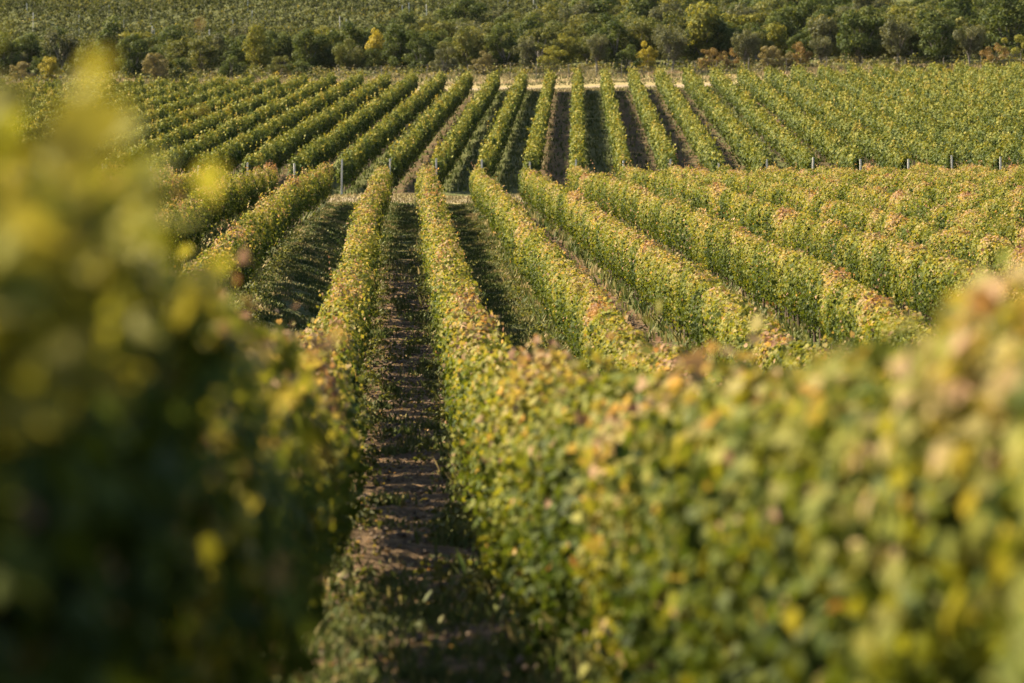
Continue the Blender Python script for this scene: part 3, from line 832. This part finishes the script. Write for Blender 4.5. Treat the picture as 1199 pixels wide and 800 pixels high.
XS, DS, LS, TS = [], [], [], []
n = 16000
X = g.uniform(-26, 36, n); D = 200.3 + g.random(n) * 6.2
XS.append(X); DS.append(D); LS.append(g.uniform(.06, .2, n)); TS.append(.5 + g.normal(0, .2, n))
n = 46000
D = np.where(g.random(n) < .3, g.uniform(361, 364, n), g.uniform(369.8, 386, n)); X = g.uniform(-45, 68, n)
XS.append(X); DS.append(D); LS.append(g.uniform(.10, .28, n) * np.where(D > 376, 1.6, 1)); TS.append(.45 + .25 * tuft(X * .1, D * .2) + g.normal(0, .2, n))
o = blades('dry_grass', np.concatenate(XS), np.concatenate(DS), np.concatenate(LS), np.concatenate(TS), g, M_dry, width=.012)
tag(o, 'straw coloured dry grass on the verges of the dirt tracks', 'grass', kind='stuff')

# leafy weeds at the foot of the vines
def weeds():
    Cs, Ns = [], []
    gg = np.random.default_rng(66)
    spots = []
    for _ in range(300):
        d = 30 + 120 * gg.random() ** .8; sd_ = gg.choice([-1, 1])
        c = rowx(-1.30, d) if sd_ < 0 else rowx(1.20, d)
        spots.append((float(c) - sd_ * gg.uniform(.15, .75) * (1 if gg.random() < .8 else 1.6), d, gg.uniform(.10, .32)))
    for _ in range(220):
        d = gg.uniform(72, 150); spots.append((float(rowx(-4.6, d)) + gg.uniform(-1.6, .9), d, gg.uniform(.15, .55)))
    for _ in range(160):
        d = gg.uniform(60, 180); spots.append((float(rowx(4.1, d)) - gg.uniform(.2, .9), d, gg.uniform(.12, .35)))
    for x, d, h in spots:
        k = int(26 + 60 * h)
        p = gg.normal(0, 1, (k, 3)) * np.array([h * .55, h * .55, 0])
        p[:, 2] = gg.random(k) * h * (1 - .6 * np.clip(np.hypot(p[:, 0], p[:, 1]) / (h * 1.2), 0, 1)) + .02
        Cs.append(p + np.array([x, d, float(zg(x, d))]))
        Ns.append(np.stack([p[:, 0] / h + gg.normal(0, .4, k), p[:, 1] / h + gg.normal(0, .4, k), np.full(k, .8)], -1))
    C = np.concatenate(Cs); N = np.concatenate(Ns); n = len(C)
    me = leaf_mesh('undergrowth', C, N, gg.uniform(.04, .10, n), .4 + gg.normal(0, .18, n), gg.random(n), gg, 1, droop=.2)
    o = link_mesh('undergrowth', me, M_tree['olive'])
    tag(o, 'leafy weeds at the foot of the vines along the aisles', 'weeds', kind='stuff')
weeds()

def scrub():
    gg = np.random.default_rng(44)
    for nm, mat, seed, lab in (('scrub', 'pinkish', 1, 'low brownish scrub along the foot of the tree belt'), ('brush', 'olive', 2, 'low olive green brush along the foot of the tree belt')):
        Cs, Ns = [], []
        for _ in range(230):
            d = gg.uniform(379, 396); x = gg.uniform(-52, 76); h = gg.uniform(.5, 1.7); k = 70
            p = gg.normal(0, 1, (k, 3)) * np.array([h * .6, h * .6, 0])
            p[:, 2] = gg.random(k) * h * (1 - .5 * np.clip(np.hypot(p[:, 0], p[:, 1]) / h, 0, 1))
            Cs.append(p + np.array([x, d, float(zg(x, d))])); Ns.append(np.stack([p[:, 0] / h + gg.normal(0, .4, k), p[:, 1] / h + gg.normal(0, .4, k), np.full(k, .7)], -1))
        C = np.concatenate(Cs); n = len(C)
        o = link_mesh(nm, leaf_mesh(nm, C, np.concatenate(Ns), gg.uniform(.12, .25, n), .4 + gg.normal(0, .2, n), gg.random(n), gg, 1, droop=-.3), M_tree[mat])
        tag(o, lab, 'scrub', kind='stuff')
scrub()

def litter():
    gg = np.random.default_rng(93)
    n = 5200
    D = gg.uniform(12, 150, n); u = gg.beta(.7, .7, n); X = rowx(-1.30, D) * (1 - u) + rowx(1.20, D) * u
    C = np.stack([X, D, zg(X, D) + .025], -1); N = np.stack([gg.normal(0, .35, n), gg.normal(0, .35, n), np.ones(n)], -1)
    o = link_mesh('leaf_litter', leaf_mesh('leaf_litter', C, N, gg.uniform(.04, .085, n), gg.uniform(.62, 1.0, n), gg.random(n) * .7, gg, 1, droop=0), M_vine)
    tag(o, 'fallen tan and yellow vine leaves lying on the earth aisle', 'leaf litter', kind='stuff')
litter()

def clods():
    gg = np.random.default_rng(88)
    n = 26000
    D = 12 + 130 * gg.random(n) ** 1.1; u = gg.random(n)
    X = rowx(-1.30, D) * (1 - u) + rowx(1.20, D) * u
    k = gg.random(n) < .35 + .5 * np.clip(tuft(X * .9 + 9, D * .7), 0, 1)
    X, D = X[k], D[k]
    m = 4000
    D2 = gg.uniform(75, 200, m); u2 = gg.random(m)
    X2 = rowx(6.9, D2) * (1 - u2) + rowx(4.1, D2) * u2
    X = np.concatenate([X, X2]); D = np.concatenate([D, D2]); n = len(X)
    r = gg.gamma(1.3, .011, n) + .006
    base = np.array([[1, 0, 0], [0, 1, 0], [-1, 0, 0], [0, -1, 0], [0, 0, .75], [0, 0, -.6]])
    V = base[None] * r[:, None, None] * gg.uniform(.6, 1.4, (n, 6, 1))
    a = gg.uniform(0, 6.28, n); ca, sa = np.cos(a)[:, None], np.sin(a)[:, None]
    V = np.stack([V[..., 0] * ca - V[..., 1] * sa, V[..., 0] * sa + V[..., 1] * ca, V[..., 2]], -1)
    V += np.stack([X, D, zg(X, D) + r * .2], -1)[:, None]
    F = np.array([[0, 1, 4], [1, 2, 4], [2, 3, 4], [3, 0, 4], [1, 0, 5], [2, 1, 5], [3, 2, 5], [0, 3, 5]])
    FF = (np.arange(n)[:, None, None] * 6 + F[None]).reshape(-1, 3)
    o = link_mesh('soil_clods', quads_mesh('soil_clods', V.reshape(-1, 3), FF), bark_material('crumbly earth', (0.055, 0.040, 0.028), (0.17, 0.125, 0.088), 5))
    tag(o, 'crumbled brown earth clods on the tilled aisle', 'soil', kind='stuff')
clods()

# ------------------------------------------------------------------ thin air between the camera and the hill
def haze():
    V = [(x, y, z) for z in (-12, 60) for x, y in ((-260, -30), (260, -30), (260, 1100), (-260, 1100))]
    F = [(3, 2, 1, 0), (4, 5, 6, 7), (0, 1, 5, 4), (1, 2, 6, 5), (2, 3, 7, 6), (3, 0, 4, 7)]
    m, nt, out = new_mat('thin autumn haze')
    v = nd(nt, 'ShaderNodeVolumePrincipled'); v.inputs['Density'].default_value = 0.000012
    v.inputs['Color'].default_value = (.92, .94, .96, 1); v.inputs['Anisotropy'].default_value = 0.3
    nt.links.new(v.outputs[0], out.inputs['Volume'])
    o = link_mesh('haze', bare_mesh('haze', V, F), m)
    tag(o, 'thin pale haze in the air over the whole valley', 'haze', kind='stuff')
haze()
